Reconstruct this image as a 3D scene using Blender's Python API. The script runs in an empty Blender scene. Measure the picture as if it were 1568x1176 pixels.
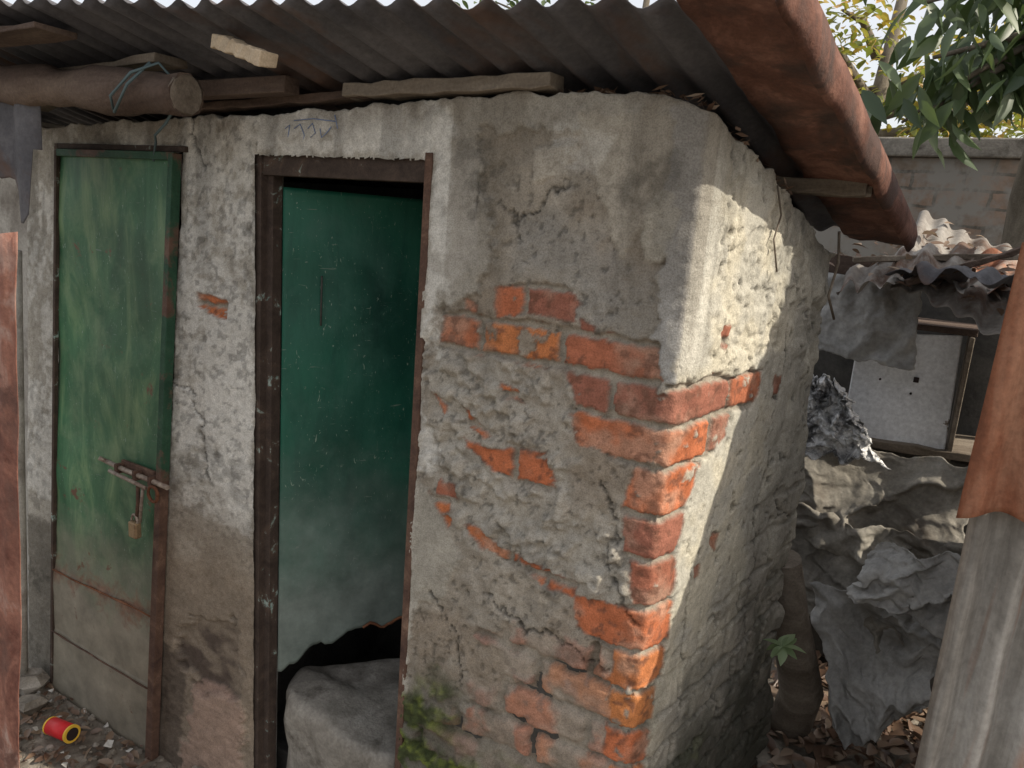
import bpy, math, random
import numpy as np
from mathutils import Vector, Matrix
random.seed(7); rng=np.random.default_rng(5)
scene=bpy.context.scene; COL=scene.collection
# ------------------------------------------------------------------ helpers
def hsh(x,y,s):
    h=(x.astype(np.int64)*374761393+y.astype(np.int64)*668265263+s*144269504)&0xffffffff
    h=((h^(h>>13))*1274126177)&0xffffffff
    h=(h^(h>>16))&0xffffffff
    return h/4294967295.0
def vn(x,y,s=0):
    x=np.asarray(x,float); y=np.asarray(y,float)
    xi=np.floor(x); yi=np.floor(y); fx=x-xi; fy=y-yi
    fx=fx*fx*fx*(fx*(fx*6-15)+10); fy=fy*fy*fy*(fy*(fy*6-15)+10)
    a=hsh(xi,yi,s);b=hsh(xi+1,yi,s);c=hsh(xi,yi+1,s);d=hsh(xi+1,yi+1,s)
    return (a*(1-fx)+b*fx)*(1-fy)+(c*(1-fx)+d*fx)*fy
def fbm(x,y,f,o=4,s=0,g=.5):
    t=0;a=1;n=0
    x,y=np.asarray(x,float),np.asarray(y,float)
    ca,sa=math.cos(.65),math.sin(.65)
    for i in range(o):
        t=t+a*vn(x*f+17.3*i,y*f-9.1*i,s+i); n+=a; a*=g; f*=2.03
        x,y=ca*x-sa*y,sa*x+ca*y
    return t/n
def ss(a,b,x):
    t=np.clip((x-a)/(b-a),0,1); return t*t*(3-2*t)
def lerp(a,b,m):
    m=np.asarray(m)[...,None]; return a*(1-m)+np.asarray(b)*m
def sdf(px,pz,poly):
    P=np.array(poly,float); n=len(P)
    d=np.full(px.shape,1e9); ins=np.zeros(px.shape,bool)
    for i in range(n):
        a=P[i]; b=P[(i+1)%n]; e=b-a
        wx=px-a[0]; wz=pz-a[1]
        t=np.clip((wx*e[0]+wz*e[1])/(e@e+1e-12),0,1)
        d=np.minimum(d,(wx-e[0]*t)**2+(wz-e[1]*t)**2)
        c=((a[1]>pz)!=(b[1]>pz))
        with np.errstate(divide='ignore',invalid='ignore'):
            xx=(b[0]-a[0])*(pz-a[1])/(b[1]-a[1]+1e-12)+a[0]
        ins^=(c&(px<xx))
    d=np.sqrt(d); return np.where(ins,-d,d)
def segd(px,pz,pts):
    d=np.full(px.shape,1e9)
    for a,b in zip(pts[:-1],pts[1:]):
        ex,ez=b[0]-a[0],b[1]-a[1]
        t=np.clip(((px-a[0])*ex+(pz-a[1])*ez)/(ex*ex+ez*ez+1e-12),0,1)
        d=np.minimum(d,np.hypot(px-a[0]-ex*t,pz-a[1]-ez*t))
    return d
def link(o,parent=None):
    COL.objects.link(o)
    if parent is not None: o.parent=parent
    return o
def empty(name,loc=(0,0,0)):
    e=bpy.data.objects.new(name,None); e.empty_display_size=.1; link(e); return e
def mesh(name,V,F,mat,parent=None,smooth=False,col=None,solid=0,bevel=0):
    me=bpy.data.meshes.new(name)
    V=np.asarray(V,dtype=np.float32)
    if isinstance(F,np.ndarray):
        nf,k=F.shape
        me.vertices.add(len(V)); me.vertices.foreach_set('co',V.ravel())
        me.loops.add(nf*k); me.loops.foreach_set('vertex_index',F.astype(np.int32).ravel())
        me.polygons.add(nf); me.polygons.foreach_set('loop_start',np.arange(0,nf*k,k,dtype=np.int32))
        me.polygons.foreach_set('loop_total',np.full(nf,k,dtype=np.int32))
        me.update(calc_edges=True); me.validate()
    else:
        me.from_pydata([tuple(map(float,v)) for v in V],[],F); me.update()
    if smooth: me.polygons.foreach_set('use_smooth',np.ones(len(me.polygons),bool))
    if col is not None:
        ca=me.color_attributes.new('Col','FLOAT_COLOR','POINT')
        c4=np.ones((len(V),4),np.float32); c4[:,:3]=col; ca.data.foreach_set('color',c4.ravel())
    if mat: me.materials.append(mat)
    o=bpy.data.objects.new(name,me); link(o,parent)
    if bevel:
        m=o.modifiers.new('b','BEVEL'); m.width=bevel; m.segments=2; m.limit_method='ANGLE'
    if solid:
        m=o.modifiers.new('s','SOLIDIFY'); m.thickness=solid; m.offset=0
    return o
def gridF(nr,nc,keep=None):
    i=np.arange(nr*nc).reshape(nr,nc)
    F=np.stack([i[:-1,:-1],i[:-1,1:],i[1:,1:],i[1:,:-1]],-1).reshape(-1,4)
    if keep is not None: F=F[keep.ravel()]
    return F
def box(name,x0,x1,y0,y1,z0,z1,mat,parent=None,bevel=.003,warpf=None,jit=0):
    V=[]
    for z in (z0,z1):
        for x,y in ((x0,y0),(x1,y0),(x1,y1),(x0,y1)):
            X=x; 
            if warpf: X=float(warpf(np.array(x),np.array(z)))
            V.append((X+random.uniform(-jit,jit),y+random.uniform(-jit,jit),z+random.uniform(-jit,jit)))
    F=[(0,3,2,1),(4,5,6,7),(0,1,5,4),(1,2,6,5),(2,3,7,6),(3,0,4,7)]
    return mesh(name,V,F,mat,parent,bevel=bevel)
def tube(name,pts,rad,mat,parent=None,n=10,rough=0,caps=True):
    pts=[Vector(p) for p in pts]; V=[];F=[]
    if not hasattr(rad,'__len__'): rad=[rad]*len(pts)
    up=Vector((.3,.2,1)).normalized()
    for i,p in enumerate(pts):
        d=(pts[min(i+1,len(pts)-1)]-pts[max(i-1,0)]).normalized()
        a=d.cross(up); 
        if a.length<.1: a=d.cross(Vector((1,0,0)))
        a.normalize(); b=d.cross(a)
        for k in range(n):
            t=2*math.pi*k/n; r=rad[i]*(1+random.uniform(-rough,rough))
            V.append(p+a*math.cos(t)*r+b*math.sin(t)*r)
    for i in range(len(pts)-1):
        for k in range(n):
            F.append((i*n+k,i*n+(k+1)%n,(i+1)*n+(k+1)%n,(i+1)*n+k))
    if caps: F.append(tuple(range(n))[::-1]); F.append(tuple((len(pts)-1)*n+k for k in range(n)))
    o=mesh(name,V,F,mat,parent,smooth=False)
    for p in o.data.polygons:
        if len(p.vertices)==4: p.use_smooth=True
    return o
def warp(x,z):   # the old wall leans outwards towards its left end
    x=np.asarray(x,float); t=np.clip((-1.46-x)/.35,0,1)
    return x-.11*t*(1.9-z)
# ------------------------------------------------------------------ materials
def nn(nt,t,**k):
    n=nt.nodes.new(t)
    for a,b in k.items(): setattr(n,a,b)
    return n
def base(name,rough=.9,metal=0):
    m=bpy.data.materials.new(name); m.use_nodes=True; nt=m.node_tree
    b=nt.nodes['Principled BSDF']; b.inputs['Roughness'].default_value=rough; b.inputs['Metallic'].default_value=metal
    b.inputs['Specular IOR Level'].default_value=.25
    return m,nt,b
def coords(nt,scale=(1,1,1)):
    tc=nn(nt,'ShaderNodeTexCoord'); mp=nn(nt,'ShaderNodeMapping'); mp.inputs['Scale'].default_value=scale
    nt.links.new(tc.outputs['Object'],mp.inputs[0]); return mp.outputs[0]
def noise(nt,v,scale,det=4,rg=.6,dist=0):
    n=nn(nt,'ShaderNodeTexNoise'); n.inputs['Scale'].default_value=scale; n.inputs['Detail'].default_value=min(det,5)
    n.inputs['Roughness'].default_value=rg; n.inputs['Distortion'].default_value=dist
    nt.links.new(v,n.inputs['Vector']); return n.outputs['Fac']
def ramp(nt,f,stops):
    r=nn(nt,'ShaderNodeValToRGB'); e=r.color_ramp.elements
    while len(e)<len(stops): e.new(.5)
    for el,(p,c) in zip(e,stops): el.position=p; el.color=(*c,1) if len(c)==3 else c
    nt.links.new(f,r.inputs[0]); return r.outputs[0]
def mix(nt,f,a,b,mode='MIX'):
    m=nn(nt,'ShaderNodeMix',data_type='RGBA',blend_type=mode)
    for s,v in ((m.inputs[0],f),(m.inputs[6],a),(m.inputs[7],b)):
        if hasattr(v,'is_linked') or isinstance(v,bpy.types.NodeSocket): nt.links.new(v,s)
        elif isinstance(v,(int,float)): s.default_value=v
        else: s.default_value=(*v,1)
    return m.outputs[2]
def bump(nt,b,h,st,dist=.01,prev=None):
    n=nn(nt,'ShaderNodeBump'); n.inputs['Strength'].default_value=st; n.inputs['Distance'].default_value=dist
    nt.links.new(h,n.inputs['Height'])
    if prev: nt.links.new(prev,n.inputs['Normal'])
    nt.links.new(n.outputs[0],b.inputs['Normal']); return n.outputs[0]
def M(name,stops,scale=6,rough=.9,metal=0,bs=60,bst=.4,stretch=(1,1,1),over=None,dist=.6):
    m,nt,b=base(name,rough,metal); v=coords(nt,stretch)
    c=ramp(nt,noise(nt,v,scale,7,.65,dist),stops)
    fine=ramp(nt,noise(nt,coords(nt),scale*14,4,.7),[(.25,(.72,.72,.72)),(.75,(1.2,1.2,1.2))])
    c=mix(nt,1.0,c,fine,'MULTIPLY')
    if over:
        cols,sc,lo,hi=over
        f=ramp(nt,noise(nt,coords(nt,stretch),sc,8,.7,.4),[(lo,(0,0,0)),(hi,(1,1,1))])
        c2=ramp(nt,noise(nt,coords(nt),sc*5,5,.7),cols)
        c=mix(nt,f,c,c2)
    nt.links.new(c,b.inputs['Base Color'])
    bump(nt,b,noise(nt,coords(nt),bs,6,.7),bst,.006)
    return m
RUSTS=[(.2,(.12,.04,.02)),(.5,(.24,.09,.04)),(.8,(.38,.17,.08))]
m_rust=M('rust',[(.3,(.09,.035,.02)),(.55,(.19,.08,.04)),(.75,(.30,.15,.09))],8,.85)
m_roofu=M('old_roof_tin',[(.3,(.055,.055,.064)),(.5,(.09,.088,.096)),(.7,(.14,.135,.142))],5,.7,.0,90,.3,(1,.25,1),over=([(.3,(.08,.05,.04)),(.7,(.13,.08,.06))],3,.52,.66))
m_rib=M('weathered_corrugated_iron',[(.34,(.17,.155,.135)),(.5,(.33,.31,.28)),(.66,(.50,.48,.45))],3.2,.7,0,80,.35,(3,3,.22),over=(RUSTS,1.6,.60,.72))
m_ribd=M('dirty_corrugated_iron',[(.3,(.13,.115,.10)),(.5,(.22,.20,.18)),(.7,(.36,.34,.31))],4,.7,0,80,.35,(1,1,.5),over=([(.3,(.06,.045,.035)),(.7,(.16,.09,.06))],5,.48,.62))
m_ribrust=M('rusted_corrugated_iron',[(.34,(.11,.045,.028)),(.5,(.25,.10,.055)),(.66,(.38,.20,.125))],5,.85,0,80,.5,(1.5,1.5,.3),over=([(.3,(.24,.22,.20)),(.7,(.40,.37,.33))],3,.50,.64))
m_verge=M('rusted_capping',[(.3,(.07,.032,.024)),(.5,(.13,.06,.042)),(.72,(.26,.135,.10))],7,.85,0,80,.6,over=([(.3,(.05,.03,.025)),(.7,(.09,.055,.045))],4,.48,.60))
m_wood=M('weathered_wood',[(.3,(.09,.07,.05)),(.5,(.17,.14,.11)),(.72,(.30,.26,.21))],9,.9,0,70,.7,(.15,1,1))
m_woodd=M('dark_old_wood',[(.3,(.05,.033,.026)),(.5,(.10,.07,.055)),(.72,(.18,.135,.105))],7,.9,0,60,.9,(.2,1,1))
m_woodl=M('pale_lit_wood',[(.3,(.36,.27,.18)),(.7,(.58,.48,.35))],14,.85,0,70,.4,(.2,1,1))  # paler wood tone paints the rafter end as lit
m_iron=M('door_frame_iron',[(.3,(.035,.025,.02)),(.55,(.07,.05,.04)),(.75,(.13,.085,.06))],14,.8,0,120,.4,over=([(.3,(.12,.24,.22)),(.7,(.42,.46,.42))],14,.60,.66))
m_ironr=M('rusty_frame_iron',[(.3,(.06,.035,.028)),(.55,(.12,.07,.05)),(.75,(.22,.14,.10))],14,.85,0,120,.6)
m_steel=M('bolt_steel',[(.3,(.16,.11,.09)),(.7,(.42,.36,.30))],30,.6,.3,150,.3)
m_brass=M('padlock_brass',[(.3,(.2,.13,.08)),(.7,(.42,.31,.18))],30,.5,.5,150,.3)
m_dark=M('dark_interior_plaster_and_shade',[(.3,(.045,.043,.04)),(.7,(.10,.095,.085))],5,.95)
m_concrete=M('grey_concrete',[(.3,(.24,.22,.195)),(.5,(.36,.34,.305)),(.7,(.46,.44,.40))],5,.9,0,70,.5,over=([(.3,(.12,.105,.09)),(.7,(.22,.195,.165))],4,.55,.7))
m_conc2=M('dirty_concrete',[(.3,(.14,.13,.11)),(.5,(.24,.22,.19)),(.7,(.35,.33,.29))],6,.9,0,70,.7,over=([(.3,(.07,.06,.05)),(.7,(.13,.115,.095))],5,.50,.66))
m_tarp=M('grey_tarpaulin',[(.3,(.24,.235,.225)),(.5,(.34,.335,.32)),(.7,(.46,.45,.43))],4,.65,0,40,.2,over=([(.3,(.12,.105,.085)),(.7,(.22,.20,.17))],3,.56,.7))
m_tarp2=M('brown_sacking',[(.3,(.18,.165,.14)),(.5,(.27,.25,.215)),(.7,(.37,.345,.30))],5,.9,0,90,.5,over=([(.3,(.09,.075,.06)),(.7,(.16,.135,.11))],3,.54,.68))
m_foil=M('crumpled_foil',[(.40,(.16,.16,.16)),(.47,(.55,.55,.55)),(.54,(.82,.82,.81))],11,.4,.0,40,.5)
m_white=M('white_enamel',[(.3,(.74,.75,.77)),(.7,(.82,.83,.84))],4,.5,0,60,.1,over=([(.3,(.15,.10,.07)),(.7,(.3,.25,.2))],5,.66,.70))
def leafmat(name,a,b,c,tl=.35,tcol=(.35,.42,.05)):
    m,nt,bs=base(name,.45); g=nn(nt,'ShaderNodeNewGeometry')
    bs.inputs['Specular IOR Level'].default_value=.5
    col=ramp(nt,g.outputs['Random Per Island'],[(0,a),(.5,b),(1,c)])
    nt.links.new(col,bs.inputs['Base Color'])
    tr=nn(nt,'ShaderNodeBsdfTranslucent'); nt.links.new(mix(nt,.5,col,tcol),tr.inputs[0])
    ms=nn(nt,'ShaderNodeMixShader'); ms.inputs[0].default_value=tl
    nt.links.new(bs.outputs[0],ms.inputs[1]); nt.links.new(tr.outputs[0],ms.inputs[2])
    nt.links.new(ms.outputs[0],nt.nodes['Material Output'].inputs[0]); return m
m_leafg=leafmat('mango_leaf',(.035,.06,.03),(.06,.095,.04),(.11,.15,.065),.25,(.2,.28,.06))
m_leafy=leafmat('yellow_green_leaf',(.09,.12,.03),(.24,.23,.05),(.52,.29,.06))
m_dry=leafmat('dry_leaf',(.10,.055,.035),(.17,.11,.075),(.28,.21,.15),.15,(.3,.2,.12))
m_wall,nt,b=base('old_plaster_and_brick',.93)
at=nn(nt,'ShaderNodeAttribute',attribute_name='Col')
v=coords(nt)
f1=ramp(nt,noise(nt,v,45,5,.7),[(.25,(.74,.73,.71)),(.5,(1,1,1)),(.75,(1.18,1.18,1.18))])
f2=ramp(nt,noise(nt,v,260,2,.7),[(.3,(.72,.71,.69)),(.6,(1.08,1.08,1.08))])
c=mix(nt,1.0,at.outputs['Color'],f1,'MULTIPLY'); c=mix(nt,1.0,c,f2,'MULTIPLY')
nt.links.new(c,b.inputs['Base Color'])
n1=bump(nt,b,noise(nt,v,75,5,.72),.85,.006); bump(nt,b,noise(nt,v,320,2,.7),.7,.002,n1)
def doormat(name,a,b_,c_,lowz,lowc,streak=(9,9,.9),hi=.70,rust=.66,span=.32,rband=None):
    m,nt,b=base(name,.5); b.inputs['Specular IOR Level'].default_value=.35
    v=coords(nt,streak); v1=coords(nt)
    col=ramp(nt,noise(nt,v,1.3,8,.7,.6),[(.32,a),(.5,b_),(hi,c_)])
    big=ramp(nt,noise(nt,v1,2.2,3,.5),[(.3,(.65,.65,.65)),(.7,(1.35,1.35,1.3))])
    col=mix(nt,1.0,col,big,'MULTIPLY')
    cloud=ramp(nt,noise(nt,v1,6,5,.65,.4),[(.5,(0,0,0)),(.68,(.6,.6,.6))])
    col=mix(nt,cloud,col,tuple(x*.9+.02 for x in c_))
    scr=ramp(nt,noise(nt,coords(nt,(14,14,5)),5,3,.5,2.5),[(.68,(0,0,0)),(.71,(1,1,1))])
    col=mix(nt,scr,col,(.20,.28,.22))
    scr=ramp(nt,noise(nt,coords(nt,(5,5,30)),3,3,.5,1.5),[(.70,(0,0,0)),(.715,(1,1,1))])
    col=mix(nt,scr,col,(.12,.18,.14))
    sp=nn(nt,'ShaderNodeSeparateXYZ'); nt.links.new(v1,sp.inputs[0])
    nzz=noise(nt,v1,5,6,.7)
    ad=nn(nt,'ShaderNodeMath',operation='MULTIPLY_ADD'); nt.links.new(nzz,ad.inputs[0]); ad.inputs[1].default_value=.5; nt.links.new(sp.outputs['Z'],ad.inputs[2])
    mr=nn(nt,'ShaderNodeMapRange'); nt.links.new(ad.outputs[0],mr.inputs[0])
    mr.inputs[1].default_value=lowz+.25-.12; mr.inputs[2].default_value=lowz+.25+span; mr.inputs[3].default_value=1; mr.inputs[4].default_value=0
    lc=ramp(nt,noise(nt,v1,9,7,.7),[(.3,tuple(x*.6 for x in lowc)),(.6,lowc),(.8,tuple(x*1.35 for x in lowc))])
    col=mix(nt,mr.outputs[0],col,lc)
    rs=ramp(nt,noise(nt,v1,7,8,.75,.3),[(rust,(0,0,0)),(rust+.05,(1,1,1))])
    col=mix(nt,rs,col,(.13,.07,.045))
    if rband is not None:   # rust creeping up and down from the overlapping seam
        d=nn(nt,'ShaderNodeMath',operation='SUBTRACT'); nt.links.new(sp.outputs['Z'],d.inputs[0]); d.inputs[1].default_value=rband
        ab=nn(nt,'ShaderNodeMath',operation='ABSOLUTE'); nt.links.new(d.outputs[0],ab.inputs[0])
        m2=nn(nt,'ShaderNodeMath',operation='MULTIPLY_ADD'); nt.links.new(noise(nt,v1,9,5,.7,.5),m2.inputs[0]); m2.inputs[1].default_value=-.42; nt.links.new(ab.outputs[0],m2.inputs[2])
        rr=nn(nt,'ShaderNodeMapRange'); nt.links.new(m2.outputs[0],rr.inputs[0]); rr.inputs[1].default_value=-.215; rr.inputs[2].default_value=-.14; rr.inputs[3].default_value=.9; rr.inputs[4].default_value=0
        col=mix(nt,rr.outputs[0],col,ramp(nt,noise(nt,v1,40,3,.7),[(.3,(.10,.05,.035)),(.7,(.24,.13,.085))]))
    nt.links.new(col,b.inputs['Base Color']); bump(nt,b,noise(nt,v1,30,6,.7),.3,.006); return m
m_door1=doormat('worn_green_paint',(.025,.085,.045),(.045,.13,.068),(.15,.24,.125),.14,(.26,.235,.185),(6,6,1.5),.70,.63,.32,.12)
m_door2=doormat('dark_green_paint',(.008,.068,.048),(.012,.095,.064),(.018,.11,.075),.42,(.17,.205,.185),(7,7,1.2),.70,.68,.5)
m_greeniron=M('green_painted_iron',[(.3,(.015,.05,.03)),(.6,(.03,.085,.05)),(.75,(.07,.09,.06))],12,.6,0,90,.4,over=([(.3,(.07,.04,.03)),(.7,(.15,.09,.065))],5,.52,.6))
# ------------------------------------------------------------------ OUTHOUSE
house=empty('brick_outhouse')
XC=-.06; XL=-2.68
SD=np.array([math.sin(math.radians(10)),math.cos(math.radians(10))]); SN=np.array([SD[1],-SD[0]])
step=.0056
s=np.arange(XL,XC+.955,step); nc=len(s)
zb=-.58
topx=[-2.68,-2.06,-1.36,-.75,-.52,-.19,-.12,-.06, .04,.24,.49,.89]
topz=[1.90,1.93,1.945,1.975,1.985,1.978,1.970,1.950,1.91,1.86,1.79,1.68]
zt=np.interp(s,topx,topz)+.014*(fbm(s,s*0,18,4,3)-.5)*2
nr=int((2.0-zb)/step)
vv=np.linspace(0,1,nr)[:,None]
Sx=np.broadcast_to(s,(nr,nc)).copy(); Z=zb+vv*(zt-zb)
side=Sx>XC; T=Sx-XC
N=lambda f,o=4,sd=0:fbm(Sx,Z,f,o,sd)
wx=(N(22,4,11)-.5)*.045+(N(90,3,12)-.5)*.012; wz=(N(22,4,21)-.5)*.045+(N(90,3,22)-.5)*.012
PX=Sx+wx; PZ=Z+wz
def pm(poly,soft=.004,w=1.):
    return ss(soft,-soft,sdf(Sx+wx*w,Z+wz*w,poly))
cour=np.array([-.6,-.5,-.4,-.3,-.19,-.08,.03,.14,.25,.36,.47,.58,.69,.81,.93,1.04,1.16,1.262,1.357,1.448,1.545,1.64,1.74,1.84,1.94,2.1])
BX=Sx+wx*.22; BZ=Z+wz*.22
lowk=ss(.85,.5,Z); BX=BX+lowk*wx*.4; BZ=BZ+lowk*(wz*.4+.03*(N(3,2,15)-.5))
ri=np.clip(np.searchsorted(cour,BZ.ravel())-1,0,len(cour)-2).reshape(Z.shape)
special={18:[-.35,-.58,-.83],17:[-.207,-.35,-.60,-.83],16:[-.32,-.58,-.83]}
bx=np.full(Z.shape,9.); bid=np.zeros(Z.shape,int)
for r in range(len(cour)-1):
    m=ri==r
    js=special.get(r)
    if js is None:
        off=.14 if r%2 else .25
        js=[-.06-off-.245*k+.02*math.sin(r*3+k*5) for k in range(11)]
    sj=[XC+(.27 if r%2 else .19)+.262*k for k in range(4)]
    J=np.array(sorted(js+sj)); xs=BX[m]
    bx[m]=np.min(np.abs(xs[:,None]-J[None]),1)
    bid[m]=np.searchsorted(J,xs)+r*37
dz=np.minimum(BZ-cour[ri],cour[ri+1]-BZ)
jw=.004+.008*N(30,2,31)
brickness=ss(jw-.002,jw+.004,np.minimum(bx,dz)+(N(70,3,33)-.5)*.010)
br=hsh(bid,bid*0+3,9)
A=np.array
c_smooth=A([.41,.385,.335]); c_rough=A([.295,.262,.215]); c_white=A([.64,.625,.58])
col=np.zeros(Z.shape+(3,))+c_smooth
big=N(2.2,4,41); med=N(9,5,42); fin=N(45,4,43)
col=col*(.70+.6*big)[...,None]
disp=.020+.006*(N(5,3,44)-.5)*2+.003*(N(28,4,45)-.5)*2+.0015*(N(110,3,46)-.5)*2
rough_poly=[(-.62,1.90),(-.58,1.75),(-.56,1.60),(-.60,1.50),(-.71,1.46),(-.76,1.30),(-.755,.95),(-.66,.85),(-.60,.80),(-.74,.62),(-.76,.2),(-.5,.1),(-.07,.1),(-.07,1.15),(-.10,1.38),(-.13,1.6),(-.12,1.78),(-.2,1.9)]
rm=pm(rough_poly,.006,1.4)*(Sx<XC)
ridge=1-np.abs(2*N(16,5,51)-1)
lump=ss(.42,.72,N(26,4,52))
colr=c_rough*(.70+.65*med)[...,None]
colr=lerp(colr,A([.39,.36,.31]),ss(.5,.72,N(13,4,53))*.5)
colr=lerp(colr,A([.25,.20,.15]),ss(.50,.66,N(4.2,5,59))*.55)
upper=ss(1.45,1.65,Z+.15*(med-.5))
lumpy=pm([(-.76,1.40),(-.45,1.36),(-.30,1.3),(-.28,1.0),(-.14,1.0),(-.12,.8),(-.3,.78),(-.55,.82),(-.70,.95)],.04,1.5)*(Sx<XC)
colr=lerp(colr,A([.42,.395,.345])*(.8+.4*N(18,3,58))[...,None],lumpy*.65)
grey=pm([(-.5,1.72),(-.3,1.68),(-.13,1.6),(-.13,1.46),(-.3,1.47),(-.33,1.55),(-.5,1.56)],.03,1.5); colr=lerp(colr,A([.27,.26,.24]),grey*.6)
dr=.008+(.012-.006*upper)*(ridge-.5)+(.008-.003*upper)*(N(40,4,54)-.5)+lumpy*.022*(lump-.35)
col=lerp(col,colr*1.0,rm); disp=disp*(1-rm)+dr*rm
rim=rm*(1-rm)*4; col*=(1-.24*rim)[...,None]
pit=ss(.67,.73,N(60,3,55))
disp-=pit*.0035*(.2+.8*rm); col*=(1-.38*pit*(.4+.6*rm))[...,None]
for poly,cc in (([(-.36,1.93),(-.20,1.95),(-.10,1.93),(-.09,1.78),(-.22,1.62),(-.28,1.75)],A([.40,.365,.305])),
                ([(-.13,1.95),(-.06,1.95),(-.06,1.37),(-.11,1.37),(-.12,1.6)],A([.41,.41,.405])),
                ([(-.46,1.86),(-.37,1.87),(-.36,1.80),(-.45,1.79)],A([.42,.385,.325])),
                ([(-.75,1.87),(-.62,1.87),(-.60,1.6),(-.70,1.5),(-.75,1.4)],A([.44,.42,.38])),
                ([(-.75,.95),(-.66,.93),(-.60,.78),(-.66,.62),(-.75,.6)],A([.33,.31,.265])),
                ([(-.17,1.75),(-.10,1.78),(-.11,1.66),(-.16,1.62)],A([.56,.53,.45]))):
    k=pm(poly,.005,1.0)*(Sx<=XC+.01); col=lerp(col,cc*(.75+.5*med)[...,None],k*.8); disp=disp*(1-k*.8)+(.019+.002*(fin-.5))*k*.8
def wash(poly,amt,th=.45):
    global col,disp
    k=pm(poly,.01,1.2)*ss(th-.08,th+.06,.45*N(34,5,61)+.55*N(6,4,62))*amt
    col=lerp(col,c_white*(.85+.3*fin)[...,None],k); disp+=k*.0015
wash([(-1.66,1.94),(-.74,1.97),(-.68,1.90),(-.72,1.84),(-1.46,1.84),(-1.74,1.84),(-1.76,1.9)],.95,.38)
wash([(-2.7,1.93),(-1.7,1.95),(-1.7,1.84),(-2.7,1.82)],.6,.5)
wash([(-1.75,1.86),(-1.42,1.86),(-1.42,.60),(-1.75,.62)],.75,.46)
wash([(-1.62,1.1),(-1.42,1.25),(-1.42,.68),(-1.50,.66),(-1.60,.80)],1.,.33)
wash([(-1.77,1.08),(-1.66,1.04),(-1.62,.86),(-1.74,.80)],1.,.33)
wash([(-2.7,1.7),(-2.44,1.7),(-2.44,.4),(-2.7,.4)],.8,.5)
wash([(-.75,1.9),(-.69,1.85),(-.67,1.4),(-.70,1.0),(-.76,1.0)],.8,.47)
wash([(-.40,1.93),(-.25,1.9),(-.3,1.8),(-.42,1.84)],.4,.5)
pl=(Sx<-1.40)&(Sx>-1.78)
spk=pl*ss(.60,.66,N(50,3,63)); col*=(1-.35*spk)[...,None]
k=ss(.80,.35,Z+.3*(med-.5))*pl; col=lerp(col,A([.27,.215,.16])*(.65+.7*med)[...,None],k*.88)
k=pm([(-1.66,.20),(-1.50,.26),(-1.47,-.02),(-1.60,-.10),(-1.70,.0)],.006,1.6); col=lerp(col,A([.08,.06,.05]),k*.9*ss(.3,.5,med)); disp-=k*.022
k=pm([(-1.62,-.06),(-1.47,-.02),(-1.44,-.5),(-1.68,-.5)],.006,1.6); col=lerp(col,A([.36,.25,.20])*(.7+.6*fin)[...,None],k*.7); disp+=k*.014
k=pm([(-1.78,.05),(-1.66,.0),(-1.68,-.5),(-1.80,-.5)],.01,1.6); col=lerp(col,A([.10,.08,.065])*(.7+.6*fin)[...,None],k*.8)
k=pm([(-2.7,.3),(-2.45,.3),(-2.45,-.5),(-2.7,-.5)],.02,1.6); col=lerp(col,A([.15,.135,.11])*(.6+.8*med)[...,None],k*.8)
# --- side wall plaster
sm=side
ys=lerp(np.zeros(Z.shape+(3,))+A([.47,.45,.39]),A([.56,.52,.42]),ss(.4,.7,med))*(.82+.36*big)[...,None]  # lighter plaster colour carries part of the sunlit brightness
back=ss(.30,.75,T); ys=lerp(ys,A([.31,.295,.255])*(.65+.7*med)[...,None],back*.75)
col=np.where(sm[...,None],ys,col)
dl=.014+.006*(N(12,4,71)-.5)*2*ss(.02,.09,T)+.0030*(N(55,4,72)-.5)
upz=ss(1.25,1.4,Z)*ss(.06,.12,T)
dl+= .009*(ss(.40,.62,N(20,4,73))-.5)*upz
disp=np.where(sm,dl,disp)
holes=ss(.71,.76,N(38,3,74))*sm; disp-=holes*.008; col*=(1-.45*holes)[...,None]
disp=np.where(sm,disp-.03*ss(.35,.9,T)*ss(.4,.7,N(4,3,75)),disp)
band=(sm*ss(.10,.06,T+.02*(med-.5))*ss(1.36,1.42,Z)); col=lerp(col,A([.56,.54,.48]),band*.7); disp=disp*(1-band)+.016*band
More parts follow.
